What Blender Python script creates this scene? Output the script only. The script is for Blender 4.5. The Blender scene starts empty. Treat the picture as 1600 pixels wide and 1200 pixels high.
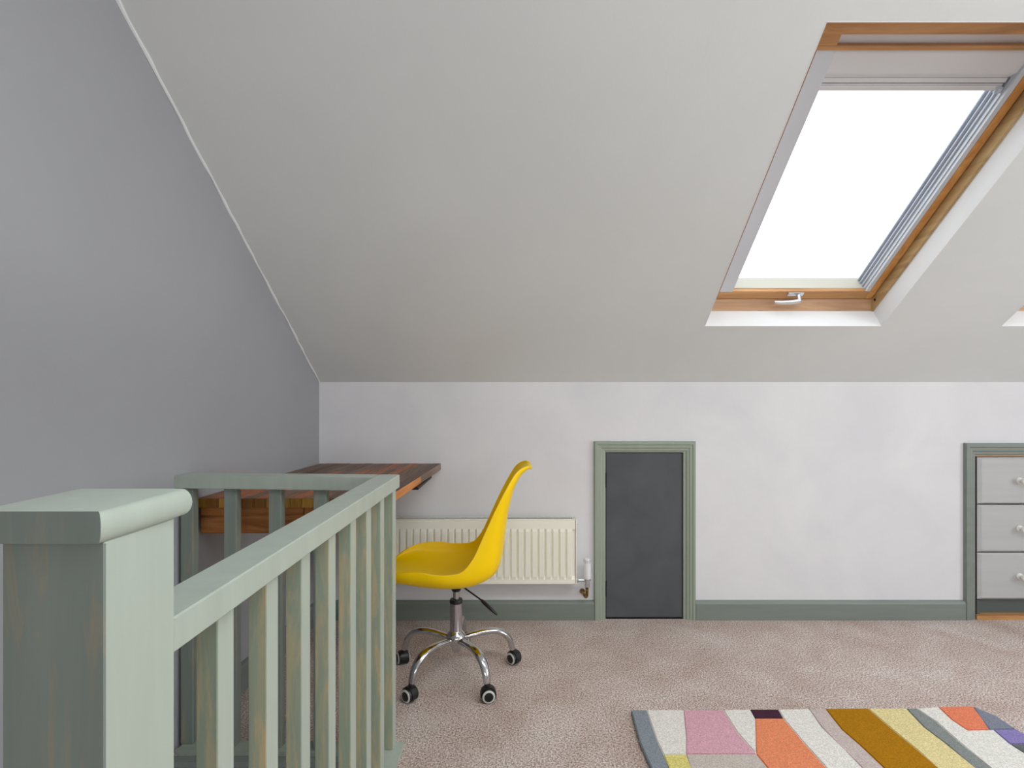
import bpy, bmesh, math, random
from mathutils import Vector, Matrix
random.seed(7)
PI = math.pi
S = bpy.context.scene
COL = S.collection

# ------------------------------------------------------------------ camera, sky, lights, exposure
F = 830.0                      # focal length in pixels of the 1600 px wide frame
H = 1.12                       # eye height
D = 2.648                      # distance of the knee wall
K = D / F
ZC_ = 2.5
cam_d = bpy.data.cameras.new('camera')
cam_d.sensor_width = 36.0
cam_d.lens = F / 1600 * 36.0
cam_d.shift_x = -22 / 1600
cam_d.shift_y = 16 / 1600
cam_d.clip_start = 0.02
cam = bpy.data.objects.new('camera', cam_d)
cam.location = (0, 0, H)
cam.rotation_euler = (PI / 2, 0, 0)
COL.objects.link(cam)
S.camera = cam

world = bpy.data.worlds.new('overcast_sky')
S.world = world
world.use_nodes = True
wb = world.node_tree.nodes['Background']
wb.inputs[0].default_value = (0.97, 0.985, 1.0, 1)
wb.inputs[1].default_value = 2.6

def area(name, loc, rot, sx, sy, power, color=(1, 1, 1)):
    l = bpy.data.lights.new(name, 'AREA')
    l.shape = 'RECTANGLE'; l.size = sx; l.size_y = sy
    l.energy = power; l.color = color
    o = bpy.data.objects.new(name, l)
    o.location = loc; o.rotation_euler = rot
    COL.objects.link(o)
    return o
# added fill lights at the made-up gable window and the windowless rear wall
area('fill_gable_side', (4.27, -0.1, 1.35), (0, PI / 2, 0), 1.5, 2.4, 46, (0.94, 0.985, 1.0))
area('fill_rear', (0.9, -3.2, 1.25), (-PI / 2 + PI, 0, 0), 2.4, 1.0, 44, (0.94, 0.985, 1.0))
# added fill light in the unseen stairwell, for the lower left wall
area('fill_stairs', (-0.85, 2.1, -0.8), (math.radians(-130), 0, 0), 0.8, 0.7, 12, (0.95, 0.985, 1.0))
# added fill panel under the ridge ceiling, no rooflight opening there
area('fill_overhead', (1.2, 0.35, ZC_ - 0.004), (0, 0, 0), 2.2, 0.7, 44, (0.94, 0.985, 1.0))

S.view_settings.view_transform = 'Standard'
S.view_settings.look = 'None'
S.view_settings.gamma = 1.0
S.view_settings.use_curve_mapping = False
S.view_settings.exposure = -0.18
S.render.engine = 'CYCLES'
S.cycles.max_bounces = 10
S.cycles.diffuse_bounces = 6
S.cycles.use_denoising = True

# ------------------------------------------------------------------ materials
def lin(c):
    return tuple(((v / 255) / 12.92 if v / 255 <= 0.04045 else ((v / 255 + 0.055) / 1.055) ** 2.4) for v in c)
def rgba(c):
    return (*lin(c), 1.0)

def base_mat(name, col, rough=0.5, metal=0.0, spec=0.5):
    m = bpy.data.materials.new(name); m.use_nodes = True
    b = m.node_tree.nodes['Principled BSDF']
    b.inputs['Base Color'].default_value = rgba(col)
    b.inputs['Roughness'].default_value = rough
    b.inputs['Metallic'].default_value = metal
    b.inputs['Specular IOR Level'].default_value = spec
    return m, m.node_tree.nodes, m.node_tree.links, b

def coords(N, L, scale=(1, 1, 1), rot=(0, 0, 0)):
    tc = N.new('ShaderNodeTexCoord'); mp = N.new('ShaderNodeMapping')
    mp.inputs['Scale'].default_value = scale
    mp.inputs['Rotation'].default_value = rot
    L.new(tc.outputs['Object'], mp.inputs['Vector'])
    return mp.outputs['Vector']

def noise(N, L, vec, scale, detail=4, rough=0.55, dist=0.0):
    n = N.new('ShaderNodeTexNoise')
    n.inputs['Scale'].default_value = scale
    n.inputs['Detail'].default_value = detail
    n.inputs['Roughness'].default_value = rough
    n.inputs['Distortion'].default_value = dist
    L.new(vec, n.inputs['Vector'])
    return n.outputs['Fac']

def ramp(N, L, fac, stops):
    r = N.new('ShaderNodeValToRGB')
    e = r.color_ramp.elements
    while len(e) < len(stops): e.new(0.5)
    for i, (p, c) in enumerate(stops):
        e[i].position = p; e[i].color = rgba(c)
    L.new(fac, r.inputs['Fac'])
    return r.outputs['Color']

def bump(N, L, b, h, strength, dist):
    bp = N.new('ShaderNodeBump')
    bp.inputs['Strength'].default_value = strength
    bp.inputs['Distance'].default_value = dist
    L.new(h, bp.inputs['Height'])
    L.new(bp.outputs['Normal'], b.inputs['Normal'])

def plaster(name, c1, c2, scale=1.6, bs=0.25):
    m, N, L, b = base_mat(name, c1, 0.85, spec=0.25)
    v = coords(N, L)
    f = noise(N, L, v, scale, 5, 0.6, 0.4)
    L.new(ramp(N, L, f, [(0.32, c1), (0.68, c2)]), b.inputs['Base Color'])
    bump(N, L, b, noise(N, L, v, 14, 6, 0.65), bs, 0.004)
    return m

def painted(name, c, c2, wear=None, rough=0.34, grain_axis=2, lo=0.60, hi=0.72):
    """brushed paint over timber, with rubbed patches where WEAR is given"""
    m, N, L, b = base_mat(name, c, rough)
    sc = [26, 26, 26]; sc[grain_axis] = 2.2
    v = coords(N, L, tuple(sc))
    f = noise(N, L, v, 1.0, 5, 0.6, 0.2)
    colr = ramp(N, L, f, [(0.3, c), (0.7, c2)])
    if wear:
        sc2 = [30, 30, 30]; sc2[grain_axis] = 4.5
        v2 = coords(N, L, tuple(sc2))
        w = noise(N, L, v2, 1.3, 6, 0.7, 0.6)
        r = N.new('ShaderNodeValToRGB')
        r.color_ramp.elements[0].position = lo; r.color_ramp.elements[0].color = (0, 0, 0, 1)
        r.color_ramp.elements[1].position = hi; r.color_ramp.elements[1].color = (0.75, 0.75, 0.75, 1)
        L.new(w, r.inputs['Fac'])
        mx = N.new('ShaderNodeMix'); mx.data_type = 'RGBA'
        L.new(r.outputs['Color'], mx.inputs['Factor'])
        L.new(colr, mx.inputs['A']); mx.inputs['B'].default_value = rgba(wear)
        colr = mx.outputs['Result']
    L.new(colr, b.inputs['Base Color'])
    bump(N, L, b, f, 0.25, 0.0015)
    return m

def timber(name, c1, c2, c3, axis=1, rough=0.45, knots=True):
    m, N, L, b = base_mat(name, c1, rough)
    sc = [22, 22, 22]; sc[axis] = 1.7
    v = coords(N, L, tuple(sc))
    f = noise(N, L, v, 1.2, 7, 0.62, 0.9)
    colr = ramp(N, L, f, [(0.28, c1), (0.5, c2), (0.72, c3)])
    L.new(colr, b.inputs['Base Color'])
    bump(N, L, b, f, 0.3, 0.001)
    return m

M = {}
M['ceiling'] = plaster('ceiling_plaster', (220, 224, 224), (227, 231, 231), 1.1)
M['wall_white'] = plaster('white_emulsion_wall', (217, 216, 220), (226, 225, 227), 2.4)
M['wall_grey'] = plaster('grey_emulsion_wall', (157, 158, 162), (163, 164, 168), 0.8)
M['reveal'] = plaster('white_reveal_plaster', (226, 227, 228), (232, 233, 234), 3, 0.1)
M['sage'] = painted('sage_paint', (166, 176, 165), (174, 184, 173))
M['sage_worn_shaded'] = painted('sage_paint_rubbed_shaded', (136, 150, 134), (150, 160, 140), (196, 172, 128), lo=0.44, hi=0.66)  # rubbed tan wear; base also darkened for the shaded front faces
M['sage_post_shaded'] = painted('sage_paint_post_shaded', (118, 128, 121), (130, 139, 131), (166, 146, 112), lo=0.52, hi=0.78)  # shade of the newel front painted into the base, plus tan wear
M['sage_dark'] = painted('sage_skirting_paint', (120, 129, 122), (128, 137, 130), rough=0.5, grain_axis=0)
M['sage_trim'] = painted('sage_architrave_paint', (145, 156, 142), (153, 163, 149), rough=0.5)
M['door_grey'] = plaster('charcoal_door_paint', (80, 83, 87), (90, 93, 97), 5, 0.1)
M['door_grey'].node_tree.nodes['Principled BSDF'].inputs['Roughness'].default_value = 0.55
M['black'] = base_mat('black_plastic', (20, 20, 22), 0.38)[0]
M['black_metal'] = base_mat('black_metal', (16, 16, 16), 0.5)[0]
M['void'] = base_mat('unlit_gap', (22, 18, 16), 0.9)[0]  # near-black, shade painted into gaps and hollows
M['drawer'] = painted('pale_grey_drawer_paint', (178, 178, 178), (186, 186, 185), rough=0.5, grain_axis=0)
M['knob'] = base_mat('white_ceramic', (226, 226, 220), 0.18)[0]
M['wheel_grey'] = base_mat('pale_grey_rubber', (205, 205, 200), 0.5)[0]
M['white_plastic'] = base_mat('white_plastic', (232, 232, 236), 0.35)[0]
M['cassette'] = base_mat('pale_grey_cassette', (214, 215, 217), 0.4)[0]
M['alu'] = base_mat('silver_aluminium', (190, 197, 208), 0.4, 0.1)[0]
M['vinyl'] = base_mat('pale_sash_lining', (204, 209, 216), 0.45)[0]
M['satin'] = base_mat('satin_chrome', (215, 218, 222), 0.25, 0.85)[0]
M['sash_sill'] = base_mat('weathered_white_sill', (196, 194, 182), 0.6)[0]

def chrome():
    m, N, L, b = base_mat('polished_chrome', (196, 196, 198), 0.10, 1.0)
    return m
M['chrome'] = chrome()
M['steel'] = base_mat('brushed_steel_column', (196, 192, 198), 0.22, 1.0)[0]
def brass():
    m, N, L, b = base_mat('tarnished_brass', (150, 118, 66), 0.35, 0.9)
    v = coords(N, L)
    L.new(ramp(N, L, noise(N, L, v, 60, 3), [(0.35, (96, 72, 40)), (0.65, (186, 150, 92))]), b.inputs['Base Color'])
    return m
M['brass'] = brass()
M['pine'] = timber('orange_pine', (184, 122, 60), (208, 148, 82), (224, 170, 104), axis=1)
M['pine_x'] = timber('orange_pine_rails', (148, 104, 62), (190, 140, 88), (208, 162, 110), axis=0)
M['pine_pale'] = timber('pale_pine_lining', (158, 126, 84), (186, 154, 106), (204, 176, 130), axis=1)
M['pine_rose'] = timber('rosy_pine_lining', (160, 118, 86), (190, 150, 114), (204, 170, 136), axis=0)
M['radiator'] = base_mat('cream_enamel', (244, 243, 231), 0.32)[0]
M['radiator_shade'] = base_mat('convector_shade_paint', (44, 40, 38), 0.7)[0]  # dark colour paints the shade inside the radiator

def yellow():
    m, N, L, b = base_mat('yellow_plastic', (250, 205, 0), 0.36, spec=0.25)
    b.inputs['Base Color'].default_value = (0.99, 0.645, 0.0, 1)
    b.inputs['Subsurface Weight'].default_value = 0.0
    return m
M['yellow'] = yellow()

def carpet():
    m, N, L, b = base_mat('twist_pile_carpet', (170, 150, 142), 0.95, spec=0.1)
    v = coords(N, L)
    fine = noise(N, L, v, 170, 2, 0.85)
    big = noise(N, L, v, 4.5, 4, 0.55, 0.5)
    cf = ramp(N, L, fine, [(0.36, (134, 116, 110)), (0.5, (214, 200, 195)), (0.63, (255, 250, 246))])
    cb = ramp(N, L, big, [(0.3, (226, 214, 207)), (0.7, (252, 250, 249))])
    mx = N.new('ShaderNodeMix'); mx.data_type = 'RGBA'; mx.blend_type = 'MULTIPLY'
    mx.inputs['Factor'].default_value = 1.0
    L.new(cf, mx.inputs['A']); L.new(cb, mx.inputs['B'])
    L.new(mx.outputs['Result'], b.inputs['Base Color'])
    bump(N, L, b, fine, 0.9, 0.006)
    return m
M['carpet'] = carpet()

def wool(name, c):
    m, N, L, b = base_mat(name, c, 0.95, spec=0.1)
    v = coords(N, L)
    fine = noise(N, L, v, 260, 3, 0.8)
    dark = tuple(x * 0.84 for x in c); light = tuple(min(255, x * 1.08) for x in c)
    L.new(ramp(N, L, fine, [(0.35, dark), (0.65, light)]), b.inputs['Base Color'])
    bump(N, L, b, fine, 0.7, 0.004)
    return m

def glass():
    m = bpy.data.materials.new('window_glass'); m.use_nodes = True
    N = m.node_tree.nodes; L = m.node_tree.links
    N.remove(N['Principled BSDF'])
    t = N.new('ShaderNodeBsdfTransparent'); t.inputs[0].default_value = (0.97, 0.98, 0.98, 1)
    g = N.new('ShaderNodeBsdfGlossy'); g.inputs['Roughness'].default_value = 0.02
    mx = N.new('ShaderNodeMixShader'); mx.inputs[0].default_value = 0.05
    L.new(t.outputs[0], mx.inputs[1]); L.new(g.outputs[0], mx.inputs[2])
    L.new(mx.outputs[0], N['Material Output'].inputs['Surface'])
    return m
M['glass'] = glass()

# ------------------------------------------------------------------ mesh helpers
def nb(): return bmesh.new()

def box(bm, x0, x1, y0, y1, z0, z1, bev=0.0, seg=1, mat=None):
    vs = [bm.verts.new((x, y, z)) for x in (x0, x1) for y in (y0, y1) for z in (z0, z1)]
    fs = [(0, 1, 3, 2), (4, 6, 7, 5), (0, 4, 5, 1), (2, 3, 7, 6), (0, 2, 6, 4), (1, 5, 7, 3)]
    faces = [bm.faces.new([vs[i] for i in f]) for f in fs]
    if mat is not None:
        for v in vs: v.co = mat @ v.co
    if bev > 0:
        es = list({e for f in faces for e in f.edges})
        bmesh.ops.bevel(bm, geom=es, offset=bev, segments=seg, profile=0.6, affect='EDGES')
    return bm

def prism(bm, pts, fn0, fn1, bev=0):
    """polygon PTS (a,b); fn0/fn1 map (a,b) to the two end positions"""
    a = [bm.verts.new(fn0(*p)) for p in pts]
    b = [bm.verts.new(fn1(*p)) for p in pts]
    n = len(pts)
    f = [bm.faces.new(a), bm.faces.new(b[::-1])]
    for i in range(n):
        j = (i + 1) % n
        f.append(bm.faces.new([a[j], a[i], b[i], b[j]]))
    bmesh.ops.recalc_face_normals(bm, faces=f)
    if bev:
        es = list(set(f[0].edges) | set(f[1].edges))
        bmesh.ops.bevel(bm, geom=es, offset=bev, segments=2, affect='EDGES')
    return bm

def tube(bm, pts, radii, n=14, caps=True):
    pts = [Vector(p) for p in pts]
    if not hasattr(radii, '__len__'): radii = [radii] * len(pts)
    rings = []
    up = None
    for i, p in enumerate(pts):
        a = pts[max(i - 1, 0)]; c = pts[min(i + 1, len(pts) - 1)]
        t = (c - a).normalized()
        if up is None:
            up = Vector((0, 0, 1)) if abs(t.z) < 0.9 else Vector((1, 0, 0))
        u = t.cross(up)
        if u.length < 1e-5: u = t.cross(Vector((0, 1, 0)))
        u.normalize(); w = u.cross(t).normalized(); up = w
        r = radii[i]
        ru, rw = r if hasattr(r, '__len__') else (r, r)
        rings.append([bm.verts.new(p + u * math.cos(2 * PI * k / n) * ru + w * math.sin(2 * PI * k / n) * rw) for k in range(n)])
    fs = []
    for r0, r1 in zip(rings, rings[1:]):
        for k in range(n):
            fs.append(bm.faces.new([r0[k], r0[(k + 1) % n], r1[(k + 1) % n], r1[k]]))
    if caps:
        fs.append(bm.faces.new(rings[0][::-1])); fs.append(bm.faces.new(rings[-1]))
    bmesh.ops.recalc_face_normals(bm, faces=fs)
    return bm

def lathe(bm, prof, origin=(0, 0, 0), axis=(0, 0, 1), n=28):
    """PROF: (radius, height) pairs along AXIS from ORIGIN"""
    o = Vector(origin); ax = Vector(axis).normalized()
    u = ax.orthogonal().normalized(); w = ax.cross(u)
    rings = []
    for r, h in prof:
        rings.append([bm.verts.new(o + ax * h + (u * math.cos(2 * PI * k / n) + w * math.sin(2 * PI * k / n)) * max(r, 1e-4)) for k in range(n)])
    fs = []
    for r0, r1 in zip(rings, rings[1:]):
        for k in range(n):
            fs.append(bm.faces.new([r0[k], r0[(k + 1) % n], r1[(k + 1) % n], r1[k]]))
    fs.append(bm.faces.new(rings[0][::-1])); fs.append(bm.faces.new(rings[-1]))
    bmesh.ops.recalc_face_normals(bm, faces=fs)
    return bm

def spline(pts, n=6):
    P = [Vector(p) for p in pts]; out = []
    for i in range(len(P) - 1):
        p0 = P[max(i - 1, 0)]; p1 = P[i]; p2 = P[i + 1]; p3 = P[min(i + 2, len(P) - 1)]
        for k in range(n):
            t = k / n
            out.append(0.5 * ((2 * p1) + (p2 - p0) * t + (2 * p0 - 5 * p1 + 4 * p2 - p3) * t * t + (-p0 + 3 * p1 - 3 * p2 + p3) * t ** 3))
    out.append(P[-1])
    return out

def wpos(o):
    v = Vector((0, 0, 0))
    while o is not None:
        v += o.location; o = o.parent
    return v

def obj(name, bm, mat, parent=None, smooth=False, origin=None):
    """link the bmesh (world coordinates) as one mesh object under PARENT"""
    base = wpos(parent) if parent else Vector((0, 0, 0))
    org = Vector(origin) if origin is not None else base.copy()
    bmesh.ops.translate(bm, verts=bm.verts, vec=-org)
    me = bpy.data.meshes.new(name)
    bm.to_mesh(me); bm.free()
    mats = mat if isinstance(mat, (list, tuple)) else [mat]
    for m in mats: me.materials.append(m)
    o = bpy.data.objects.new(name, me)
    if smooth:
        for p in me.polygons: p.use_smooth = True
        try: me.set_sharp_from_angle(angle=math.radians(38))
        except Exception: pass
    COL.objects.link(o)
    if parent: o.parent = parent
    o.location = org - base
    return o

def thing(name, label=None, cat=None, loc=(0, 0, 0), group=None, kind=None):
    o = bpy.data.objects.new(name, None); COL.objects.link(o)
    o.location = loc; o.empty_display_size = 0.1
    return tag(o, label, cat, group, kind)

def tag(o, label=None, cat=None, group=None, kind=None):
    if label: o['label'] = label
    if cat: o['category'] = cat
    if group: o['group'] = group
    if kind: o['kind'] = kind
    return o

def dup_tree(o, parent=None):
    c = o.copy(); COL.objects.link(c)
    if parent: c.parent = parent
    for ch in list(o.children): dup_tree(ch, c)
    return c

# ------------------------------------------------------------------ slope geometry
TH = math.atan(591 / F)
SN, CS = math.sin(TH), math.cos(TH)
Z0 = H + 19 * K
XW = -1.031
XR = 4.2
def slope(t, s, n):            # across, up the slope, outwards through the roof
    return Vector((t, D - CS * s + SN * n, Z0 + SN * s + CS * n))
ZC = 2.5
SM = (ZC - Z0) / SN            # slope length
YC = D - CS * SM
YB = -3.3 - 0.0
S0, S1 = 0.4064, 1.5607        # skylight opening along the slope
TL, TR = 244 * K, 485.7 * K    # its sides
STEP = 404.7 * K
TN = 0.26                      # roof thickness

# ------------------------------------------------------------------ setting: floor
FX = -0.398; FY0, FY1 = 0.61, 1.648
bm = nb()
def wall_x(y, z):
    k = 0.075 if z <= 0.9 else 0.075 * max(0.0, 1 - ((z - 0.9) / 0.55)) if z < 1.45 else 0.0
    if 0.9 < z < 1.45:
        q = (z - 0.9) / 0.55; k = 0.075 * (1 - q * q * (3 - 2 * q))
    return XW - k * (D - max(y, 0.0))
def slab(bm, pts, z0, z1):
    return prism(bm, pts, lambda a, b: (a, b, z1), lambda a, b: (a, b, z0))
slab(bm, [(FX, FY0), (XR, FY0), (XR, D), (FX, D)], -0.2, 0)
slab(bm, [(-1.3, FY1), (FX, FY1), (FX, D), (-1.3, D)], -0.2, 0)
slab(bm, [(-1.3, -3.3), (XR, -3.3), (XR, FY0), (-1.3, FY0)], -0.2, 0)
floor = tag(obj('floor', bm, M['carpet']), 'pinkish beige twist pile carpet floor', None, None, 'structure')

# knee wall with the openings for the cupboard door and the chest
bm = nb()
DX0, DX1, DZ = 0.392, 0.795, 0.836
CX0, CX1, CZ = 2.2336, 3.10, 0.817
WT = 0.12
for x0, x1, z0, z1 in ((-1.3, DX0, 0, Z0), (DX0, DX1, DZ, Z0), (DX1, CX0, 0, Z0), (CX0, CX1, CZ, Z0), (CX1, XR, 0, Z0)):
    box(bm, x0, x1, D, D + WT, z0, z1)
tag(obj('wall_back', bm, M['wall_white']), 'white knee wall under the roof slope', None, None, 'structure')

# the cupboard spaces behind the openings
bm = nb()
for x0, x1, zt in ((DX0 - .02, DX1 + .02, DZ + .02), (CX0 - .05, CX1 + .05, CZ + .05)):
    y0, y1 = D + WT, D + 0.62
    box(bm, x0 - .02, x0, y0, y1, 0, zt); box(bm, x1, x1 + .02, y0, y1, 0, zt)
    box(bm, x0, x1, y0, y1, zt, zt + .02); box(bm, x0, x1, y1, y1 + .02, 0, zt)
    box(bm, x0, x1, D, y1, -.02, 0.0)
tag(obj('wall_cupboards', bm, M['void']), 'dark cupboard space behind the knee wall', None, None, 'structure')

# left wall: leans out slightly low down
bm = nb()
ys = [-3.3 + i * (D + 3.3) / 44 for i in range(45)]
zs = [-2.4, -0.2, 0, 0.3, 0.6, 0.9] + [0.9 + 0.55 * i / 10 for i in range(1, 11)] + [1.6, 1.8, 2.0, 2.2, 2.4, 2.62]
g = [[bm.verts.new((wall_x(y, z), y, z)) for z in zs] for y in ys]
for i in range(len(ys) - 1):
    for j in range(len(zs) - 1):
        bm.faces.new([g[i][j], g[i][j + 1], g[i + 1][j + 1], g[i + 1][j]])
bk = bmesh.ops.extrude_face_region(bm, geom=bm.faces[:])
bmesh.ops.translate(bm, verts=[v for v in bk['geom'] if isinstance(v, bmesh.types.BMVert)], vec=(-0.12, 0, 0))
bmesh.ops.recalc_face_normals(bm, faces=bm.faces)
tag(obj('wall_left', bm, M['wall_grey'], smooth=True), 'plain grey gable wall beside the stairs', None, None, 'structure')

# roof slope with three skylight openings
bm = nb()
tl = [-1.18]
for i in range(2): tl += [TL + STEP * i, TR + STEP * i]
tl += [XR + .1]
sl = [-0.02, S0, S1, SM]
for i in range(len(tl) - 1):
    for j in range(3):
        if j == 1 and i % 2 == 1: continue
        t0, t1, s0, s1 = tl[i], tl[i + 1], sl[j], sl[j + 1]
        c = [(t0, s0), (t1, s0), (t1, s1), (t0, s1)]
        prism(bm, c, lambda a, b: slope(a, b, 0), lambda a, b: slope(a, b, 0.085))
bmesh.ops.remove_doubles(bm, verts=bm.verts, dist=1e-5)
tag(obj('ceiling', bm, M['ceiling']), 'sloping plastered ceiling', None, None, 'structure')
# uneven filler bead where the slope meets the gable wall
bm = nb()
pp = []; rr_ = []
q = -0.01
while q < SM + .01:
    pp.append(slope(XW + 0.001 + random.uniform(-.002, .002), q, 0.001)); rr_.append(random.uniform(.0035, .008)); q += 0.045
tube(bm, pp, rr_, 8)
tag(obj('trim_5', bm, M['ceiling'], smooth=True), 'uneven filler bead between slope and gable wall', None, None, 'structure')
# flat ridge ceiling and the far slope behind the camera
bm = nb()
YF = -1.45
yb = -3.3; zb = 1.18
prism(bm, [(YC, ZC), (YF, ZC), (yb, zb), (yb, zb + .15), (YF, ZC + .15), (YC, ZC + .15)],
      lambda a, b: (-1.3, a, b), lambda a, b: (XR + .1, a, b))
tag(obj('ceiling_ridge', bm, M['ceiling']), 'flat ridge ceiling', None, None, 'structure')

# roof build-up round the skylights (reveals)
for i in range(2):
    bm = nb()
    a, b = TL + STEP * i, TR + STEP * i
    w = 0.03
    def rb(t0, t1, s0, s1, n0, n1):
        c = [(t0, s0), (t1, s0), (t1, s1), (t0, s1)]
        prism(bm, c, lambda p, q: slope(p, q, n0), lambda p, q: slope(p, q, n1))
    n0, n1 = -0.0005, 0.09
    rb(a - .0, a + .002, S0, S1, n0, n1); rb(b - .002, b, S0, S1, n0, n1)
    rb(a, b, S0, S0 + .002, n0, n1); rb(a, b, S1 - .002, S1, n0, n1)
    # timber kerb closing the joint outside
    for q in ((a - w, a, S0 - w, S1 + w), (b, b + w, S0 - w, S1 + w), (a, b, S0 - w, S0), (a, b, S1, S1 + w)):
        rb(*q, 0.086, 0.27)
    tag(obj('trim_%d' % (i + 1), bm, M['reveal']), 'white plaster reveal of a skylight', None, None, 'structure')

# closed rear wall, right gable wall with an added window for fill light
bm = nb()
RX0, RX1, RZ0, RZ1 = 0.4, 2.8, 0.75, 1.1
box(bm, -1.3, XR, -3.42, -3.3, 0, 1.3)
tag(obj('wall_rear', bm, M['wall_white']), 'white rear knee wall', None, None, 'structure')
bm = nb()
gy0, gy1, gz0, gz1 = -1.3, 1.1, 0.6, 2.1
def gab(pts): prism(bm, pts, lambda a, b: (XR, a, b), lambda a, b: (XR + .1, a, b))
gab([(-3.3, 0), (D, 0), (D, gz0), (-3.3, gz0)])
gab([(gy1, gz0), (D, gz0), (D, Z0), (D - (gz1 - Z0) * CS / SN, gz1), (gy1, gz1)])
gab([(-3.3, gz0), (gy0, gz0), (gy0, gz1), (-2.0, gz1), (-3.3, zb)])
gab([(-2.0, gz1), (D - (gz1 - Z0) * CS / SN, gz1), (YC, ZC), (YF, ZC)])
tag(obj('wall_right', bm, M['wall_white']), 'white gable wall', None, None, 'structure')
win = thing('window_added', 'added unseen gable window, made up for the fill light', None, (XR + .05, (gy0 + gy1) / 2, gz0), kind='structure')
bm = nb()
for y0, y1, z0, z1 in ((gy0, gy1, gz0, gz0 + .05), (gy0, gy1, gz1 - .05, gz1), (gy0, gy0 + .05, gz0 + .05, gz1 - .05), (gy1 - .05, gy1, gz0 + .05, gz1 - .05), (-.125, -.075, gz0 + .05, gz1 - .05)):
    box(bm, XR + .02, XR + .08, y0, y1, z0, z1)
obj('window_frame', bm, M['white_plastic'], win)

# skirting boards
def skirt(name, x0, x1, label):
    bm = nb()
    prof = [(0, 0), (-.018, 0), (-.018, .080), (-.013, .090), (-.004, .0945), (0, .0945)]
    prism(bm, prof, lambda a, b: (x0, D + a, b), lambda a, b: (x1, D + a, b))
    return tag(obj(name, bm, M['sage_dark'], smooth=False), label, None, None, 'structure')
AX0, AX1 = 0.338, 0.842
BX0 = 2.179
skirt('baseboard_back', wall_x(D, 0), AX0, 'sage green skirting under the radiator')
skirt('baseboard_middle', AX1, BX0, 'sage green skirting between cupboard and chest')
bm = nb()
ya, yb2 = 1.70, D - .018
prism(bm, [(0, 0), (.018, 0), (.018, .092), (.013, .102), (.004, .106), (0, .106)],
      lambda a, b: (wall_x(ya, 0) + a, ya, b), lambda a, b: (wall_x(yb2, 0) + a, yb2, b))
tag(obj('baseboard_left', bm, M['sage_dark']), 'sage green skirting along the gable wall', None, None, 'structure')

# moulded architraves (mitred three-sided frame)
def architrave(parent, xo0, xo1, zo, xi0, xi1, zi, mat):
    prof = [(0.0, 0.012), (0.06, 0.020), (0.30, 0.020), (0.38, 0.016), (0.62, 0.015), (0.72, 0.011), (0.90, 0.010), (1.0, 0.006)]
    def leg(A, B, C_, D_, name):
        # A,B outer start/end ; C_,D_ inner start/end in (x,z)
        bm = nb(); ra = []; rb_ = []
        pr = [(0.0, 0.0)] + prof + [(1.0, 0.0)]
        for u, h in pr:
            ra.append(bm.verts.new((A[0] + (C_[0] - A[0]) * u, D - h, A[1] + (C_[1] - A[1]) * u)))
            rb_.append(bm.verts.new((B[0] + (D_[0] - B[0]) * u, D - h, B[1] + (D_[1] - B[1]) * u)))
        n = len(pr)
        fs = [bm.faces.new(ra), bm.faces.new(rb_[::-1])]
        for i in range(n):
            j = (i + 1) % n
            fs.append(bm.faces.new([ra[j], ra[i], rb_[i], rb_[j]]))
        bmesh.ops.recalc_face_normals(bm, faces=fs)
        return obj(name, bm, mat, parent)
    leg((xo0, 0), (xo0, zo), (xi0, 0), (xi0, zi), 'architrave')
    leg((xo0, zo), (xo1, zo), (xi0, zi), (xi1, zi), 'architrave')
    leg((xo1, zo), (xo1, 0), (xi1, zi), (xi1, 0), 'architrave')

dr = thing('door_1', 'small charcoal cupboard door in a sage green frame', None, ((DX0 + DX1) / 2, D, 0), kind='structure')
architrave(dr, AX0, AX1, 0.887, DX0, DX1, DZ, M['sage_trim'])
bm = nb()
lw = 0.012
box(bm, DX0, DX0 + .004, D - .004, D + .1, 0, DZ); box(bm, DX1 - lw, DX1, D - .004, D + .1, 0, DZ)
box(bm, DX0 + .004, DX1 - lw, D - .004, D + .1, DZ - .005, DZ)
obj('door_lining', bm, M['sage_trim'], dr)
bm = nb(); box(bm, DX0 + .008, DX1 - lw - .004, D + .004, D + .03, 0.006, DZ - .009, 0.0015)
obj('door_panel', bm, M['door_grey'], dr)
for z in (0.655, 0.115):
    bm = nb(); tube(bm, [(DX0 + .006, D - .001, z), (DX0 + .006, D - .001, z + .075)], 0.0045, 10)
    box(bm, DX0 + .006, DX0 + .010, D - .001, D + .006, z, z + .075)
    obj('hinge', bm, M['black_metal'], dr)

d2 = thing('door_2', 'grey green moulded frame round the recess of the white chest', None, ((CX0 + CX1) / 2, D, 0), kind='structure')
architrave(d2, BX0, CX1 + .055, 0.8775, CX0, CX1, CZ, M['sage_dark'])
bm = nb(); box(bm, CX0, CX1, D - .003, D + .10, CZ - .006, CZ)
obj('head_lining', bm, M['pine_x'], d2)
bm = nb(); box(bm, CX0 + .004, CX1 - .004, D - .012, D + .06, 0.0, 0.022)
obj('threshold', bm, M['pine_x'], d2)

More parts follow.
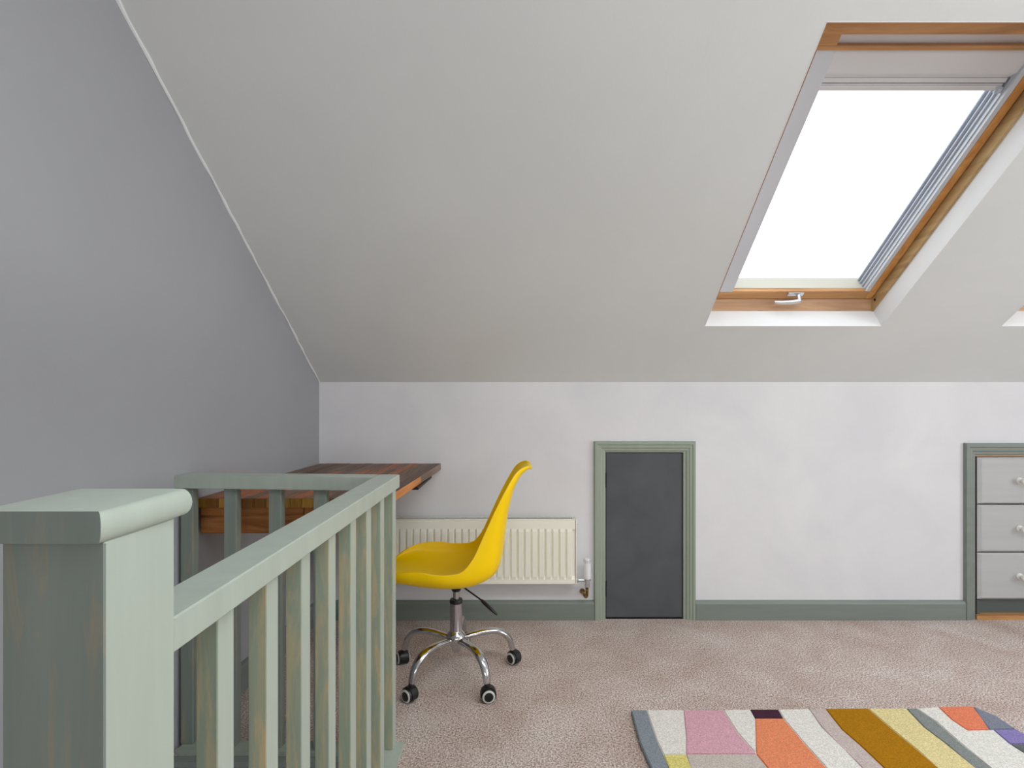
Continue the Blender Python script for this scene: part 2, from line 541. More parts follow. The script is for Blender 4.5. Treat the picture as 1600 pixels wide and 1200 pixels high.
# ------------------------------------------------------------------ skylights
def skylight(name, dx):
    w = thing(name, 'pine framed roof window' , None, tuple(slope((TL + TR) / 2 + dx, S0, 0.09)), kind='structure')
    def pb(bm, t0, t1, s0, s1, n0, n1, bev=0):
        c = [(t0 + dx, s0), (t1 + dx, s0), (t1 + dx, s1), (t0 + dx, s1)]
        return prism(bm, c, lambda p, q: slope(p, q, n0), lambda p, q: slope(p, q, n1), bev)
    fi = 0.012; fb = 0.036
    a, b = TL, TR
    # fixed frame, continuing the reveal
    for nm, q, mt in (('frame_side', (a - .02, a + fi, S0, S1), 'pine_pale'), ('frame_side', (b - fi, b + .02, S0, S1), 'pine_pale'),
                      ('frame_head', (a, b, S1 - fi, S1 + .02), 'pine_x')):
        bm = nb(); pb(bm, *q, 0.088, 0.155, 0.001); obj(nm, bm, M[mt], w)
    bm = nb()
    prism(bm, [(S0, 0.088), (S0 + fb, 0.130), (S0 + fb, 0.155), (S0 - .02, 0.155), (S0 - .02, .088)],
          lambda s, n: slope(a + fi + dx, s, n), lambda s, n: slope(b - fi + dx, s, n))
    obj('frame_sill', bm, M['pine_rose'], w)
    bm = nb(); lathe(bm, [(0.006, 0), (0.006, 0.002)], slope(b - fi + dx, S0 + .05, 0.112) + Vector((0.0005, 0, 0)), (-1, 0, 0), 14)
    obj('catch_hole', bm, M['void'], w)
    # sash
    g0 = 0.0035
    A, B = a + fi + g0, b - fi - g0
    sb = S0 + fb + .004; st = S1 - fi - g0
    il, ir, ib = 0.905, 1.486, S0 + 0.084
    nf, ng = 0.128, 0.150
    itop = 1.435
    bm = nb(); pb(bm, A, .846, sb, st, nf, ng, .0015); obj('sash_stile', bm, M['pine'], w)
    bm = nb(); pb(bm, 1.502, B, sb, st, nf, ng, .0015); obj('sash_stile', bm, M['pine'], w)
    bm = nb(); pb(bm, .846, 1.5066, sb, ib, nf, ng, .0015); obj('sash_rail', bm, M['pine_x'], w)
    # opening bar at the head, with its hand slot
    bm = nb()
    pb(bm, .80, 1.535, 1.490, st, nf - .018, ng, .001)
    pb(bm, .80, 1.535, 1.447, 1.460, nf - .012, nf + .006, .001)
    pb(bm, .80, il - .012, 1.460, 1.490, nf - .012, nf + .006)
    pb(bm, 1.5066, 1.535, 1.460, 1.490, nf - .012, nf + .006)
    obj('opening_bar', bm, M['pine_x'], w)
    bm = nb(); pb(bm, .80, 1.535, 1.40, 1.50, 0.140, 0.146); obj('vent_flap', bm, M['white_plastic'], w)
    # pale lining of the sash down to the glass
    bm = nb()
    pb(bm, A, il - .003, ib, 1.42, 0.150, 0.215)
    pb(bm, .846, il - .003, ib, 1.446, 0.126, 0.150)
    obj('sash_lining', bm, M['vinyl'], w)
    bm = nb(); pb(bm, ir, B, ib, 1.42, 0.150, 0.215); pb(bm, ir, 1.502, ib, 1.446, .128, .150); obj('sash_lining', bm, M['vinyl'], w)
    bm = nb(); pb(bm, il - .003, ir, sb, ib, 0.150, 0.215); obj('glazing_sill', bm, M['sash_sill'], w)
    # blind side channels: three thin rails on the right and two on the left
    for t0, t1, n0, n1 in ((ir - .004, ir, 0.140, 0.147), (ir - .007, ir, 0.160, 0.166), (ir - .010, ir, 0.178, 0.184), (ir - .012, ir, 0.196, 0.203),
                           (il - .003, il + .003, 0.150, 0.200), (il + .003, il + .010, 0.186, 0.191)):
        bm = nb(); pb(bm, t0, t1, ib, 1.385, n0, n1, .001); obj('blind_channel', bm, M['alu'], w)
    # blind cassette and head rail
    bm = nb()
    prism(bm, [(1.36, 0.150), (1.375, .140), (1.437, 0.132), (1.445, .132), (1.445, 0.20), (1.36, 0.20)],
          lambda s, n: slope(il + dx, s, n), lambda s, n: slope(ir + dx, s, n), 0)
    obj('blind_cassette', bm, M['cassette'], w)
    bm = nb(); pb(bm, il + .002, ir - .004, 1.342, 1.360, 0.150, 0.19, .003); obj('blind_rail', bm, M['cassette'], w)
    bm = nb(); pb(bm, il - .002, ir - .006, 1.318, 1.339, 0.150, 0.185, .004)
    obj('blind_rail', bm, M['cassette'], w)
    bm = nb(); pb(bm, ir - .024, ir - .004, 1.314, 1.332, 0.142, 0.156, .003); obj('blind_grip', bm, M['alu'], w)
    # pane
    bm = nb(); pb(bm, A, B, sb, 1.46, 0.205, 0.211); obj('pane', bm, M['glass'], w)
    # outer sash body closing the sides beyond the lining
    bm = nb()
    pb(bm, A, B, 1.42, st, 0.16, 0.21)
    obj('sash_head', bm, M['cassette'], w)
    # handle
    cx = 1.183; sc_ = (sb + ib) / 2
    hb = nb(); pb(hb, cx - .034, cx + .034, sc_ + .000, sc_ + .018, nf - .006, nf, .0015)
    hd = obj('handle', hb, M['satin'], w)
    hb = nb()
    p0 = slope(cx + .014 + dx, sc_ + .004, nf - .004); p1 = slope(cx + .014 + dx, sc_ - .004, nf - .03)
    tube(hb, [p0, p1], 0.009, 12)
    q = [slope(cx + .018 + dx, sc_ - .004, nf - .031), slope(cx - .02 + dx, sc_ - .010, nf - .033), slope(cx - .06 + dx, sc_ - .012, nf - .033), slope(cx - .094 + dx, sc_ - .010, nf - .033)]
    tube(hb, q, [(0.006, 0.009), (0.005, 0.009), (0.0045, 0.008), (0.004, 0.006)], 12)
    obj('lever', hb, M['satin'], hd, smooth=True)
    return w
skylight('window_1', 0.0)
skylight('window_2', STEP)

# ------------------------------------------------------------------ stairs in the well
st = thing('staircase', None, None, (-0.75, FY0, 0), kind='structure')
for i in range(10):
    bm = nb(); y = FY0 + i * 0.225; z = -0.2 * (i + 1)
    box(bm, -1.3, FX - .002, y, y + 0.245, z - 0.2, z, .004)
    obj('step', bm, M['carpet'], st)
bm = nb()
box(bm, -1.3, FX, FY1 + .002, 3.0, -0.24, -0.2)
box(bm, FX + .002, FX + .1, FY0, 2.9, -2.4, -0.2)
box(bm, -1.3, FX, 2.9, 3.0, -2.4, -0.2)
tag(obj('wall_stairwell', bm, M['wall_white']), None, None, None, 'structure')

# ------------------------------------------------------------------ balustrade
RO, RI = -0.4020, -0.4690          # side rail outer and inner faces
RZ = 0.8650; RT = 0.041
NY0, NY1 = 0.5068, 0.6075
bal = thing('balustrade', 'sage green painted banister with square balusters round the stairwell', 'banister', (-0.43, 1.1, 0))
# newel: post + cap
nw = thing('newel_post', None, None)
nw.parent = bal; nw.location = Vector((-0.4515, (NY0 + NY1) / 2, 0)) - wpos(bal)
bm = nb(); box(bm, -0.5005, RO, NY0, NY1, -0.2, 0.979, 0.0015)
o = obj('newel_shaft', bm, [M['sage'], M['sage_post_shaded']], nw)
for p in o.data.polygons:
    if p.normal.y < -0.7: p.material_index = 1  # front face gets the darkened paint as shade
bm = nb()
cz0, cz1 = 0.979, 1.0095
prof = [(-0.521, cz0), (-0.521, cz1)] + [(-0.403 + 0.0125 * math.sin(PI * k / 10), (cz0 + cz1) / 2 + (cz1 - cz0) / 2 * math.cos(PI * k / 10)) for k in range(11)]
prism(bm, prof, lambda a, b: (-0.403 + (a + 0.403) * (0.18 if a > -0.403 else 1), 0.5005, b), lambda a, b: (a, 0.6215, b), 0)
o = obj('newel_cap', bm, [M['sage'], M['sage_post_shaded']], nw, smooth=True)
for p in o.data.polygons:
    if p.normal.y < -0.9: p.material_index = 1  # cap front darkened as well, standing in for shade

# handrails
bm = nb(); box(bm, RI, RO, NY1 - .002, 1.690, RZ - RT, RZ, 0.002)
obj('handrail', bm, M['sage'], bal)
bm = nb()
xl = wall_x(1.66, .86) + .001
prism(bm, [(xl, 1.668), (RI + .0005, 1.626), (RI + .0005, 1.690), (xl, 1.733)], lambda a, b: (a, b, RZ), lambda a, b: (a, b, RZ - RT), 0.0015)
obj('handrail', bm, M['sage'], bal)
# side balusters
BW, BD = 0.0295, 0.0405
zb0 = 0.014
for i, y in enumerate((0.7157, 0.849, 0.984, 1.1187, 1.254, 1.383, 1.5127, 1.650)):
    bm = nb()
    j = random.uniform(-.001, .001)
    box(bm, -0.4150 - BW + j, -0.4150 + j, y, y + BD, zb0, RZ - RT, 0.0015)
    o = obj('baluster', bm, [M['sage'], M['sage_worn_shaded']], bal, origin=(-0.43, y, random.uniform(-2, 2)))
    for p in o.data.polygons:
        if p.normal.y < -0.7: p.material_index = 1  # fronts take rubbed wear plus painted shade
# far balusters
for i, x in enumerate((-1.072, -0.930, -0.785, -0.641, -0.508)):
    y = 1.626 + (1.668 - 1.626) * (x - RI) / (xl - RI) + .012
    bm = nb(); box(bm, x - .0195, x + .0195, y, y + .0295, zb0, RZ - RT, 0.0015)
    obj('baluster', bm, M['sage_post_shaded'], bal, origin=(x, y, random.uniform(-2, 2)))
# base rails
bm = nb()
slab(bm, [(-0.466, NY1), (-0.387, NY1), (-0.387, 1.690), (-0.466, 1.690)], 0.0, zb0)
obj('base_rail', bm, M['sage'], bal)
bm = nb()
slab(bm, [(wall_x(1.65, 0) + .02, 1.648), (-0.466, 1.638), (-0.466, 1.690), (wall_x(1.65, 0) + .02, 1.702)], 0.0, zb0)
obj('base_rail', bm, M['sage_trim'], bal)
bm = nb()
slab(bm, [(-1.12, 1.618), (-0.43, 1.618), (-0.43, 1.648), (-1.12, 1.648)], -0.016, -.001)
slab(bm, [(-1.12, 1.630), (-0.43, 1.630), (-0.43, 1.648), (-1.12, 1.648)], -0.2, -.016)
slab(bm, [(-0.43, NY1), (FX - .001, NY1), (FX - .001, 1.630), (-0.43, 1.630)], -0.2, -.001)
tag(obj('trim_4', bm, M['sage_dark']), None, None, None, 'structure')

# ------------------------------------------------------------------ desk
desk = thing('desk', 'wall mounted desk with a dark stained wood block top, behind the banister', 'desk', (-0.75, 2.2, 0.66))
dz1, dz0 = 0.775, 0.745
dyf, dyb = 1.756, D - .002
def dl(y): return wall_x(y, .77) + .003
def drr(y): return -0.424 - 0.046 * (D - y)
stave_cols = [((74, 48, 34), (126, 84, 54), (182, 130, 86)), ((70, 48, 38), (110, 80, 60), (160, 122, 92)), ((112, 60, 30), (164, 92, 46), (198, 124, 66)),
              ((66, 44, 32), (92, 62, 44), (124, 86, 60)), ((96, 74, 60), (124, 98, 80), (150, 122, 100))]
SM_ = [timber('stained_stave_%s' % n, *c, axis=1, rough=0.5) for n, c in zip(('brown', 'umber', 'chestnut', 'dark', 'greyish'), stave_cols)]
for m_ in SM_:
    m_.node_tree.nodes['Mapping'].inputs['Scale'].default_value = (60, 4.0, 60)
END = timber('raw_end_grain', (150, 96, 28), (190, 136, 48), (214, 164, 74), axis=2, rough=0.6)
ENDS = [END, timber('raw_end_grain_gold', (176, 124, 40), (206, 156, 66), (226, 182, 90), axis=2, rough=0.6), timber('raw_end_grain_brown', (120, 74, 26), (156, 104, 40), (180, 128, 60), axis=2, rough=0.6)]
ORG = timber('raw_orange_edge', (176, 108, 56), (208, 136, 76), (220, 156, 98), axis=1, rough=0.6)
GRY = timber('weathered_edge', (112, 92, 82), (136, 114, 102), (152, 132, 118), axis=1, rough=0.6)
NS = 16
for i in range(NS):
    cut = random.uniform(1.95, 2.45) if i < NS - 1 else 2.24
    for seg, (y0, y1) in enumerate(((dyf, cut), (cut, dyb))):
        def px(u, y): return dl(y) + (drr(y) - dl(y)) * u
        bm = nb()
        g_ = 0.0005
        u0, u1 = i / NS, (i + 1) / NS
        dzr = random.uniform(-.0006, .0006)
        prism(bm, [(px(u0, y0) + g_, y0), (px(u1, y0) - g_, y0), (px(u1, y1) - g_, y1), (px(u0, y1) + g_, y1 - .0004)],
              lambda a, b: (a, b, dz1 + dzr), lambda a, b: (a, b, dz0), 0)
        m0 = random.choice(SM_)
        o = obj('stave', bm, [m0, random.choice(ENDS), ORG if seg == 0 else GRY], desk, origin=(px((u0 + u1) / 2, y0), y0, random.uniform(-1, 1) * 0 + dz0))
        for p in o.data.polygons:
            if p.normal.y < -0.9: p.material_index = 1
            if i == NS - 1 and p.normal.x > 0.9: p.material_index = 2
APR = timber('weathered_apron', (84, 48, 24), (186, 118, 58), (186, 148, 122), axis=0, rough=0.7)
ax0, ax1 = dl(1.78) + .008, drr(1.78) - .01
cuts = [ax0, ax0 + .345, ax1]
for x0, x1 in zip(cuts, cuts[1:]):
    bm = nb(); box(bm, x0 + .001, x1 - .001, 1.768, 1.806, 0.657, dz0 - .001, 0.002)
    obj('apron', bm, APR, desk, origin=(x0, 1.768, .657))
bm = nb(); box(bm, wall_x(D, .7) + .02, -0.47, D - .04, D - .002, 0.70, dz0 - .001, .002)
obj('wall_batten', bm, APR, desk)
bm = nb()
box(bm, -0.480, -0.434, 2.14, 2.44, dz0 - .010, dz0 - .001)
obj('bracket', bm, M['black_metal'], desk)

# ------------------------------------------------------------------ radiator
RF = 2.550
rk = RF / F
def rx(p): return (p - 822) * rk
def rz(p): return H - (p - 616) * rk
rad = thing('radiator', 'white fluted panel radiator on the knee wall behind the yellow chair', 'radiator', (rx(740), D, rz(914)))
xr0, xr1 = rx(903) - 1.0, rx(900)
zt, zbm = rz(813), rz(914)
# fluted front panel
bm = nb()
pitch = 0.0334
nf_ = 28
xs = [xr0 + .004, xr0 + .012]; kind_ = [0, 0]
x = xr1 - .014 - nf_ * pitch
for i in range(nf_):
    for u, hh in ((0.03, 0), (0.16, 1), (0.78, 1), (0.90, 0)):
        xs.append(x + u * pitch); kind_.append(hh)
    x += pitch
xs += [xr1 - .012, xr1 - .003]; kind_ += [0, 0]
zrow = [(zbm, 0, .006), (zbm + .004, 0, 0), (rz(906), 0, 0), (rz(901), 1, 0), (rz(831), 1, 0), (rz(827), 0, 0), (zt - .005, 0, 0), (zt, 0, .006)]
gr = []
for z, act, back in zrow:
    row = []
    for xx, kk in zip(xs, kind_):
        yy = RF + back + (0.0 if not act else (0.0 if kk == 1 else 0.0125))
        if act == 0: yy = RF + 0.0035 + back
        row.append(bm.verts.new((xx, yy, z)))
    gr.append(row)
for r0, r1 in zip(gr, gr[1:]):
    for i in range(len(xs) - 1):
        bm.faces.new([r0[i], r0[i + 1], r1[i + 1], r1[i]])
ex = bmesh.ops.extrude_face_region(bm, geom=bm.faces[:])
bmesh.ops.translate(bm, verts=[v for v in ex['geom'] if isinstance(v, bmesh.types.BMVert)], vec=(0, .006, 0))
bmesh.ops.recalc_face_normals(bm, faces=bm.faces)
obj('front_panel', bm, M['radiator'], rad)
bm = nb(); box(bm, xr0 + .01, xr1 - .01, D - .035, D - .028, zbm + .003, zt - .003); obj('rear_panel', bm, M['radiator'], rad)
bm = nb()
for i in range(58):
    xx = xr0 + .015 + i * (xr1 - xr0 - .03) / 57
    box(bm, xx - .0008, xx + .0008, RF + .026, D - .036, zbm + .01, zt - .006)
box(bm, xr0 + .012, xr1 - .012, RF + .026, D - .037, zbm + .03, zt - .004)  # dark filler block, painted shade below the grille slots
o = obj('convector_fins', bm, M['radiator_shade'], rad); o['kind'] = 'stuff'
for x0, x1 in ((xr0, xr0 + .003), (xr1 - .001, xr1 + .003)):
    bm = nb(); box(bm, x0, x1, RF + .002, D - .028, zbm + .002, zt + .004, .001); obj('side_cover', bm, M['radiator'], rad)
bm = nb()
box(bm, xr0 + .003, xr1 - .001, RF + .004, RF + .016, zt - .001, zt + .003)
box(bm, xr0 + .003, xr1 - .001, D - .036, D - .028, zt - .001, zt + .003)
nb_ = 116
for i in range(nb_):
    xx = xr0 + .004 + i * (xr1 - xr0 - .01) / (nb_ - 1)
    box(bm, xx - .0014, xx + .0014, RF + .016, D - .036, zt + .001, zt + .003)
o = obj('top_grille', bm, M['radiator'], rad); o['kind'] = 'stuff'
bm = nb(); lathe(bm, [(.006, 0), (.006, .004), (.003, .005), (.003, .009)], (xr1 + .003, RF + .03, rz(820)), (1, 0, 0), 12)
obj('bleed_plug', bm, M['satin'], rad, smooth=True)
# thermostatic valve and pipe
VY = RF + .035; vk = VY / F
def vx(p): return (p - 822) * vk
def vz(p): return H - (p - 616) * vk
bm = nb(); lathe(bm, [(.0165, 0), (.0175, .01), (.0175, .075), (.0165, .092), (.013, .098), (.006, .099)], (vx(917.5), VY, vz(904)), (0, 0, 1), 24)
vh = obj('valve_head', bm, M['white_plastic'], rad, smooth=True)
bm = nb()
for k in range(12):
    a = 2 * PI * k / 12
    box(bm, .0165, .0182, -.0012, .0012, .078, .094, mat=Matrix.Translation((vx(917.5), VY, vz(904))) @ Matrix.Rotation(a, 4, 'Z'))
obj('valve_grip', bm, M['satin'], vh)
bm = nb()
lathe(bm, [(.013, 0), (.0165, .003), (.0165, .010), (.012, .012)], (vx(917.5), VY, vz(908)), (0, 0, 1), 20)
lathe(bm, [(.011, 0), (.012, .004), (.012, .03)], (vx(917.5), VY, vz(917)), (0, 0, 1), 20)
tube(bm, [(xr1 + .002, VY, vz(906.5)), (vx(917), VY, vz(906.5))], 0.0075, 14)
lathe(bm, [(.0105, 0), (.0105, .012)], (xr1 + .004, VY, vz(906.5)), (1, 0, 0), 6)
obj('valve_body', bm, M['satin'], rad, smooth=True)
bm = nb()
pth = spline([(vx(917), VY, vz(913)), (vx(917), VY, vz(928)), (vx(916), VY + .012, vz(934)), (vx(914), VY + .03, vz(933)), (vx(912), D + .003, vz(931))], 5)
tube(bm, pth, 0.0078, 14)
obj('pipe', bm, M['brass'], rad, smooth=True)
bm = nb(); lathe(bm, [(.010, 0), (.0135, .003), (.0135, .005)], (vx(912), D - .006, vz(931)), (0, 1, 0), 16); obj('pipe_collar', bm, M['brass'], rad, smooth=True)

# ------------------------------------------------------------------ chest of drawers in the recess
ch = thing('chest_of_drawers', 'pale grey chest of three drawers with white knobs, built into the knee wall', 'drawers', ((CX0 + CX1) / 2, D + .25, 0.022))
bm = nb(); box(bm, CX0 + .001, CX0 + .0145, D + .001, D + .10, .022, CZ - .006)
obj('gap_shade_strip', bm, M['void'], d2)  # dark strip added to paint the shade in the gap
cf = D - .006
def kz(p): return H - (p - 616) * K
cx0 = CX0 + .016; cx1 = CX1 - .015
bm = nb()
box(bm, cx0 + .002, cx0 + .020, cf + .026, D + .48, 0.022, kz(714)); box(bm, cx1 - .02, cx1 - .002, cf + .026, D + .48, 0.022, kz(714))
box(bm, cx0 + .02, cx1 - .02, cf + .026, D + .48, kz(714) - .016, kz(714)); box(bm, cx0 + .02, cx1 - .02, D + .46, D + .48, 0.022, kz(714) - .016)
obj('carcass', bm, M['drawer'], ch)
bm = nb(); box(bm, cx0 + .02, cx1 - .02, cf + .03, cf + .045, 0.022, kz(938)); box(bm, cx0 + .002, cx0 + .018, cf + .012, cf + .026, .022, kz(938))
obj('plinth', bm, base_mat('dark_plinth_paint', (84, 92, 90), 0.5)[0], ch)
for za, zc in ((787, 714.5), (862, 789), (936, 864)):
    bm = nb()
    x0, x1, z0, z1 = cx0, cx1, kz(za), kz(zc)
    # raised field with a chamfered margin
    m_ = 0.018
    v0 = [bm.verts.new(p) for p in ((x0, cf + .008, z0), (x1, cf + .008, z0), (x1, cf + .008, z1), (x0, cf + .008, z1))]
    v1 = [bm.verts.new(p) for p in ((x0 + m_, cf, z0 + m_ * .45), (x1 - m_, cf, z0 + m_ * .45), (x1 - m_, cf, z1 - m_ * .45), (x0 + m_, cf, z1 - m_ * .45))]
    v2 = [bm.verts.new((v.co.x, cf + .024, v.co.z)) for v in v0]
    bm.faces.new(v1); bm.faces.new(v2[::-1])
    for i in range(4):
        j = (i + 1) % 4
        bm.faces.new([v0[i], v0[j], v1[j], v1[i]]); bm.faces.new([v2[i], v2[j], v0[j], v0[i]])
    bmesh.ops.recalc_face_normals(bm, faces=bm.faces)
    d_ = obj('drawer', bm, M['drawer'], ch)
    zk = (z0 + z1) / 2
    for kx in (cx0 + .205, cx1 - .205):
        bm = nb()
        lathe(bm, [(.0165, 0), (.0165, .003), (.0095, .007), (.008, .013), (.011, .018), (.016, .024), (.0175, .030), (.0155, .036), (.009, .040), (.002, .041)], (kx, cf, zk), (0, -1, 0), 24)
        obj('knob', bm, M['knob'], d_, smooth=True)

# ------------------------------------------------------------------ yellow swivel chair
CXc, CYc = -0.281, 2.136
chair = thing('office_chair', 'yellow plastic bucket swivel chair on a five star chrome base', 'chair', (CXc, CYc, 0))
Cc = [(-.585, .398), (-.570, .403), (-.530, .407), (-.45, .400), (-.37, .388), (-.29, .385), (-.22, .389), (-.16, .406), (-.118, .432), (-.098, .483), (-.087, .563), (-.075, .648), (-.052, .745), (-.024, .802), (.006, .828), (.021, .826)]
Rr = [(-.580, .402), (-.562, .418), (-.525, .445), (-.47, .465), (-.39, .471), (-.33, .463), (-.275, .463), (-.23, .475), (-.193, .520), (-.168, .572), (-.137, .640), (-.106, .706), (-.072, .770), (-.038, .822), (.000, .842), (.019, .828)]
Hw = [.085, .130, .168, .195, .206, .210, .207, .201, .192, .182, .172, .163, .150, .125, .090, .045]
def samp(lst, n=3): return spline([(a[0], 0, a[1]) for a in lst], n)
cs = samp(Cc); rs = samp(Rr); hs = [v.x for v in spline([(h, 0, 0) for h in Hw], 3)]
NU = 28
bm = nb(); grid = []
for c, r, h in zip(cs, rs, hs):
    row = []
    for k in range(NU + 1):
        u = -1 + 2 * k / NU
        au = abs(u)
        ang = au * PI / 2
        q = au ** 2.6
        y = h * (math.sin(ang) ** 0.85) * (1 if u >= 0 else -1)
        row.append(bm.verts.new((c.x + (r.x - c.x) * q, CYc + y, c.z + (r.z - c.z) * q)))
    grid.append(row)
for r0, r1 in zip(grid, grid[1:]):
    for k in range(NU):
        bm.faces.new([r0[k], r1[k], r1[k + 1], r0[k + 1]])
bmesh.ops.recalc_face_normals(bm, faces=bm.faces)
shell = obj('seat_shell', bm, M['yellow'], chair, smooth=True)
sol = shell.modifiers.new('solid', 'SOLIDIFY'); sol.thickness = 0.008; sol.offset = 0.0
bv = shell.modifiers.new('bevel', 'BEVEL'); bv.width = 0.003; bv.segments = 3; bv.limit_method = 'ANGLE'; bv.angle_limit = 1.0
def cz(p, d=CYc): return H - (p - 616) * d / F
bm = nb()
lathe(bm, [(.030, .355), (.055, .376), (.058, .381)], (CXc, CYc, 0), n=24)
lathe(bm, [(.0165, .330), (.0185, .335), (.022, .350), (.028, .357)], (CXc, CYc, 0), n=24)
obj('seat_plate', bm, M['black'], chair, smooth=True)
bm = nb(); lathe(bm, [(.0125, .29), (.0125, .333)], (CXc, CYc, 0), n=24); obj('gas_piston', bm, M['chrome'], chair, smooth=True)
bm = nb(); lathe(bm, [(.0255, .283), (.0265, .286), (.0265, .292), (.024, .297), (.013, .298)], (CXc, CYc, 0), n=28); obj('collar', bm, M['black'], chair, smooth=True)
bm = nb(); lathe(bm, [(.0245, .13), (.0245, .284)], (CXc, CYc, 0), n=32); obj('column', bm, M['steel'], chair, smooth=True)
bm = nb(); lathe(bm, [(.014, .086), (.017, .090), (.020, .105), (.034, .128), (.040, .140), (.040, .152), (.034, .162), (.026, .170), (.0245, .172)], (CXc, CYc, 0), n=32); obj('hub', bm, M['chrome'], chair, smooth=True)
# height lever
bm = nb()
l0 = Vector((CXc + .03, CYc - .03, .357)); l1 = Vector((-.172, CYc - .09, .327)); l2 = Vector((-.110, CYc - .13, .288))
tube(bm, [l0, l1, l2], 0.0032, 8)
d12 = (l2 - l1)
tube(bm, [l1, l1 + d12 * .15, l1 + d12 * .55, l2 + d12 * .0, l2 + d12 * .02], [.005, .0075, .0072, .0045, .003], 12)
obj('height_lever', bm, M['black'], chair, smooth=True)
R0 = 0.25
yaws = [0.55, 2.3, -0.25, 0.10, 1.2]
for k, (ang, yaw) in enumerate(zip((90, 90 - 72, 90 - 144, 90 + 144, 90 + 72), (0.3, 0.62, 0.16, 0.55, 1.1))):
    a = math.radians(ang)
    dv = Vector((math.cos(a), math.sin(a), 0))
    c0 = Vector((CXc, CYc, 0))
    pr = [(.025, .138), (.07, .146), (.12, .151), (.165, .148), (.20, .130), (.224, .100), (.236, .062)]
    pts = spline([tuple(c0 + dv * r + Vector((0, 0, z))) for r, z in pr], 4)
    n = len(pts)
    rad_ = [(0.0125 - 0.003 * (i / (n - 1)), 0.0125 - 0.003 * (i / (n - 1))) for i in range(n)]
    rad_ = [(r * (0.95 + .45 * math.sin(PI * min(1, i / (n * .9)))), r) for i, (r, _) in enumerate(rad_)]
    rad_ = [(0.0135 + .0045 * math.sin(PI * i / n), 0.0115 + .001 * math.sin(PI * i / n)) for i in range(n)]
    bm = nb(); tube(bm, pts, rad_, 16)
    leg = obj('leg', bm, M['chrome'], chair, smooth=True)
    # caster
    P = c0 + dv * 0.243; P.z = 0.0262
    yw = {0: 0.3, 1: -0.75, 2: 0.16, 3: -0.62, 4: -1.1}[k]        # heading of the wheel axis away from the viewer's line
    ax = Vector((math.sin(yw), -math.cos(yw), 0)); fw = Vector((ax.y, -ax.x, 0)) * -1
    cast = thing('caster'); cast.parent = chair; cast.location = P - wpos(chair)
    bm = nb()
    # hood: thick half disc over the wheels
    rr = 0.0292
    arc = [(math.cos(t) * rr, math.sin(t) * rr) for t in [(-25 + 215 * i / 16) * PI / 180 for i in range(17)]]
    Z = Vector((0, 0, 1))
    prism(bm, arc, lambda p, q: P + fw * p + Z * q + ax * 0.0130, lambda p, q: P + fw * p + Z * q - ax * 0.0130)
    lathe(bm, [(.0115, .018), (.0115, .034), (.009, .040)], P - Vector((0, 0, 0)) + dv * -.007, (0, 0, 1), 16)
    obj('hood', bm, M['black'], cast, smooth=True)
    for sgn in (1, -1):
        bm = nb(); lathe(bm, [(.0245, .006), (.026, .009), (.026, .017), (.0235, .021), (.012, .0225)], P, ax * sgn, 28); obj('wheel', bm, M['black'], cast, smooth=True)
        bm = nb()
        prof = [(.0235, .0195), (.0228, .0225), (.0175, .0245), (.0165, .0225)]
        lathe(bm, prof, P, ax * sgn, 28)
        obj('wheel_ring', bm, M['wheel_grey'], cast, smooth=True)
        bm = nb(); lathe(bm, [(.0160, .022), (.0160, .0250), (.009, .0262), (.002, .0265)], P, ax * sgn, 24); obj('wheel_hub', bm, M['black'], cast, smooth=True)

# ------------------------------------------------------------------ rug
RH = 0.014
def fl(x, y):                                  # zoomed photo point -> floor point at rug height
    p = 960 + x * 0.4; q = 1080 + y * 0.4
    d = F * (H - RH) / (q - 616)
    return Vector(((p - 822) * d / F, d))
def line(*pts): return [fl(*p) for p in pts]
YN = 0.15
def ext(l, dx=0.0):                            # carry the boundary on towards the near end of the rug
    e = l[-1]
    return l + [Vector((e.x + dx, YN))]
b0 = ext(line((65, 72), (100, 200), (145, 300)))
b1 = ext(line((125, 72), (165, 190), (215, 300)), .02)
b2a = line((270, 72), (280, 180), (279, 245)); b2b = line((279, 245), (300, 300))
b3 = line((425, 72), (480, 160), (555, 245))
b4a = line((530, 70), (550, 105)); b4b = line((550, 105), (553, 230), (555, 245)); b4c = ext(line((555, 245), (600, 300)), -.03)
b5a = line((640, 70), (660, 105)); b5b = ext(line((660, 105), (740, 200), (830, 300)), .03)
b6 = ext(line((760, 68), (810, 140), (890, 220), (970, 300)), -.02)
b7 = ext(line((825, 68), (890, 150), (960, 210), (1055, 300)), .02)
b8 = ext(line((990, 66), (1100, 160), (1180, 225), (1265, 300)), -.01)
b9 = ext(line((1140, 66), (1210, 140), (1290, 200), (1410, 300)), .02)
b10 = ext(line((1180, 66), (1260, 120), (1350, 200), (1470, 295)), -.02)
rug = thing('rug', 'wool rug patterned with pastel, orange and ochre colour blocks, on the carpet', 'rug', (1.02, 1.0, 0))
W_ = {n: wool('wool_' + n, c) for n, c in dict(slate=(142, 150, 158), cream=(236, 232, 226), pink=(222, 172, 186), lemon=(226, 214, 132), stone=(204, 194, 186),
      plum=(74, 44, 62), orange=(240, 146, 106), mauve=(206, 190, 186), ochre=(176, 122, 20), straw=(232, 216, 160), grey=(140, 146, 144), coral=(240, 138, 104),
      bluegrey=(134, 138, 154), lilac=(146, 134, 190), smoke=(112, 116, 120)).items()}
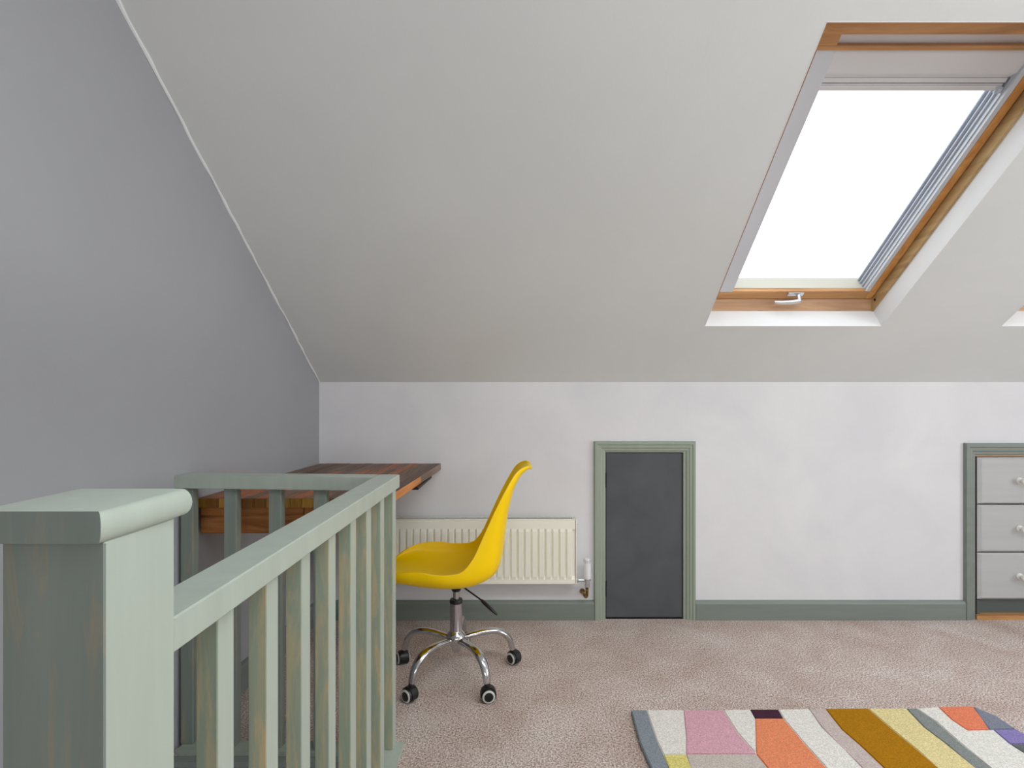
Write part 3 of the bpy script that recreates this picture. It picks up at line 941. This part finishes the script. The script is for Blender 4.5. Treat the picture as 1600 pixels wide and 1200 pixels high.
def patch(poly, c, dz=0.0):
    # densify and round the tufted edge a little
    bm = nb()
    vs = [bm.verts.new((p.x, p.y, 0.001)) for p in poly]
    f = bm.faces.new(vs)
    f.normal_update()
    if f.normal.z < 0: f.normal_flip()
    r = bmesh.ops.extrude_face_region(bm, geom=[f])
    top = [v for v in r['geom'] if isinstance(v, bmesh.types.BMVert)]
    for v in top: v.co.z = RH + dz
    tf = [x for x in r['geom'] if isinstance(x, bmesh.types.BMFace)][0]
    bmesh.ops.bevel(bm, geom=list(tf.edges), offset=0.0028, segments=2, affect='EDGES', clamp_overlap=True)
    bmesh.ops.recalc_face_normals(bm, faces=bm.faces)
    return obj('patch', bm, W_[c], rug)
def mid(a, b, t): return a + (b - a) * t
patch(b0 + b1[::-1], 'slate')
L245 = fl(190, 247); yl = L245.y
i1 = [p for p in b1 if p.y > yl] + [Vector((b1[1].x + .004, yl))]
patch(i1 + b2a[::-1], 'cream')
y2 = fl(300, 300)
near = lambda l: [p for p in l]
patch([Vector((i1[-1].x, yl))] + [b1[2], Vector((b1[2].x + .012, 1.35)), Vector((y2.x - .01, 1.35))] + b2b[::-1], 'lemon')
patch([Vector((b1[2].x + .012, 1.35)), b1[3], Vector((y2.x - .02, YN)), Vector((y2.x - .01, 1.35))], 'cream')
patch(b2a + [b3[-1]] + b3[:-1][::-1], 'pink')
patch([b2a[-1], b2b[-1], Vector((y2.x - .01, 1.35)), Vector((y2.x - .02, YN)), b4c[-1]] + b4c[:-1][::-1], 'stone')
patch(b3 + [b4b[1]] + [b4b[0]] + [b4a[0]], 'cream')
patch(b4a + b5a[::-1], 'plum')
patch(b4b[:2] + b4c + b5b[::-1], 'orange')
patch(b5a[:1] + b5b + b6[::-1], 'cream')
patch(b6 + b7[::-1], 'mauve')
patch(b7 + b8[::-1], 'ochre')
patch(b8 + b9[::-1], 'straw')
patch(b9 + b10[::-1], 'grey')
c1, c2, c3 = fl(1265, 60), fl(1320, 112), fl(1380, 152)
e1, e2, e3 = fl(1400, 58), fl(1430, 100), fl(1465, 150)
patch([c1, c2, c3, e3, e2, e1], 'coral')
r1, r2 = fl(1490, 95), fl(1570, 147)
patch([e1, e2, e3, fl(1480, 149), r2, r1], 'bluegrey')
xe = r2.x + .008
l0_, l1_ = fl(1480, 149), fl(1545, 205)
l2_ = fl(1640, 200); l3_ = Vector((xe, fl(1600, 149).y))
patch([l0_, l1_, Vector((xe, l1_.y)), r2], 'lilac')
g1 = fl(1600, 245); g1.x = fl(1608, 245).x
patch([l1_, g1, Vector((xe, g1.y)), Vector((xe, l1_.y))], 'smoke')
patch([b10[0]] + b10[1:] + [Vector((xe, YN)), Vector((xe, g1.y)), g1, l1_, l0_, e3, c3, c2, c1], 'cream')
tag(rug)
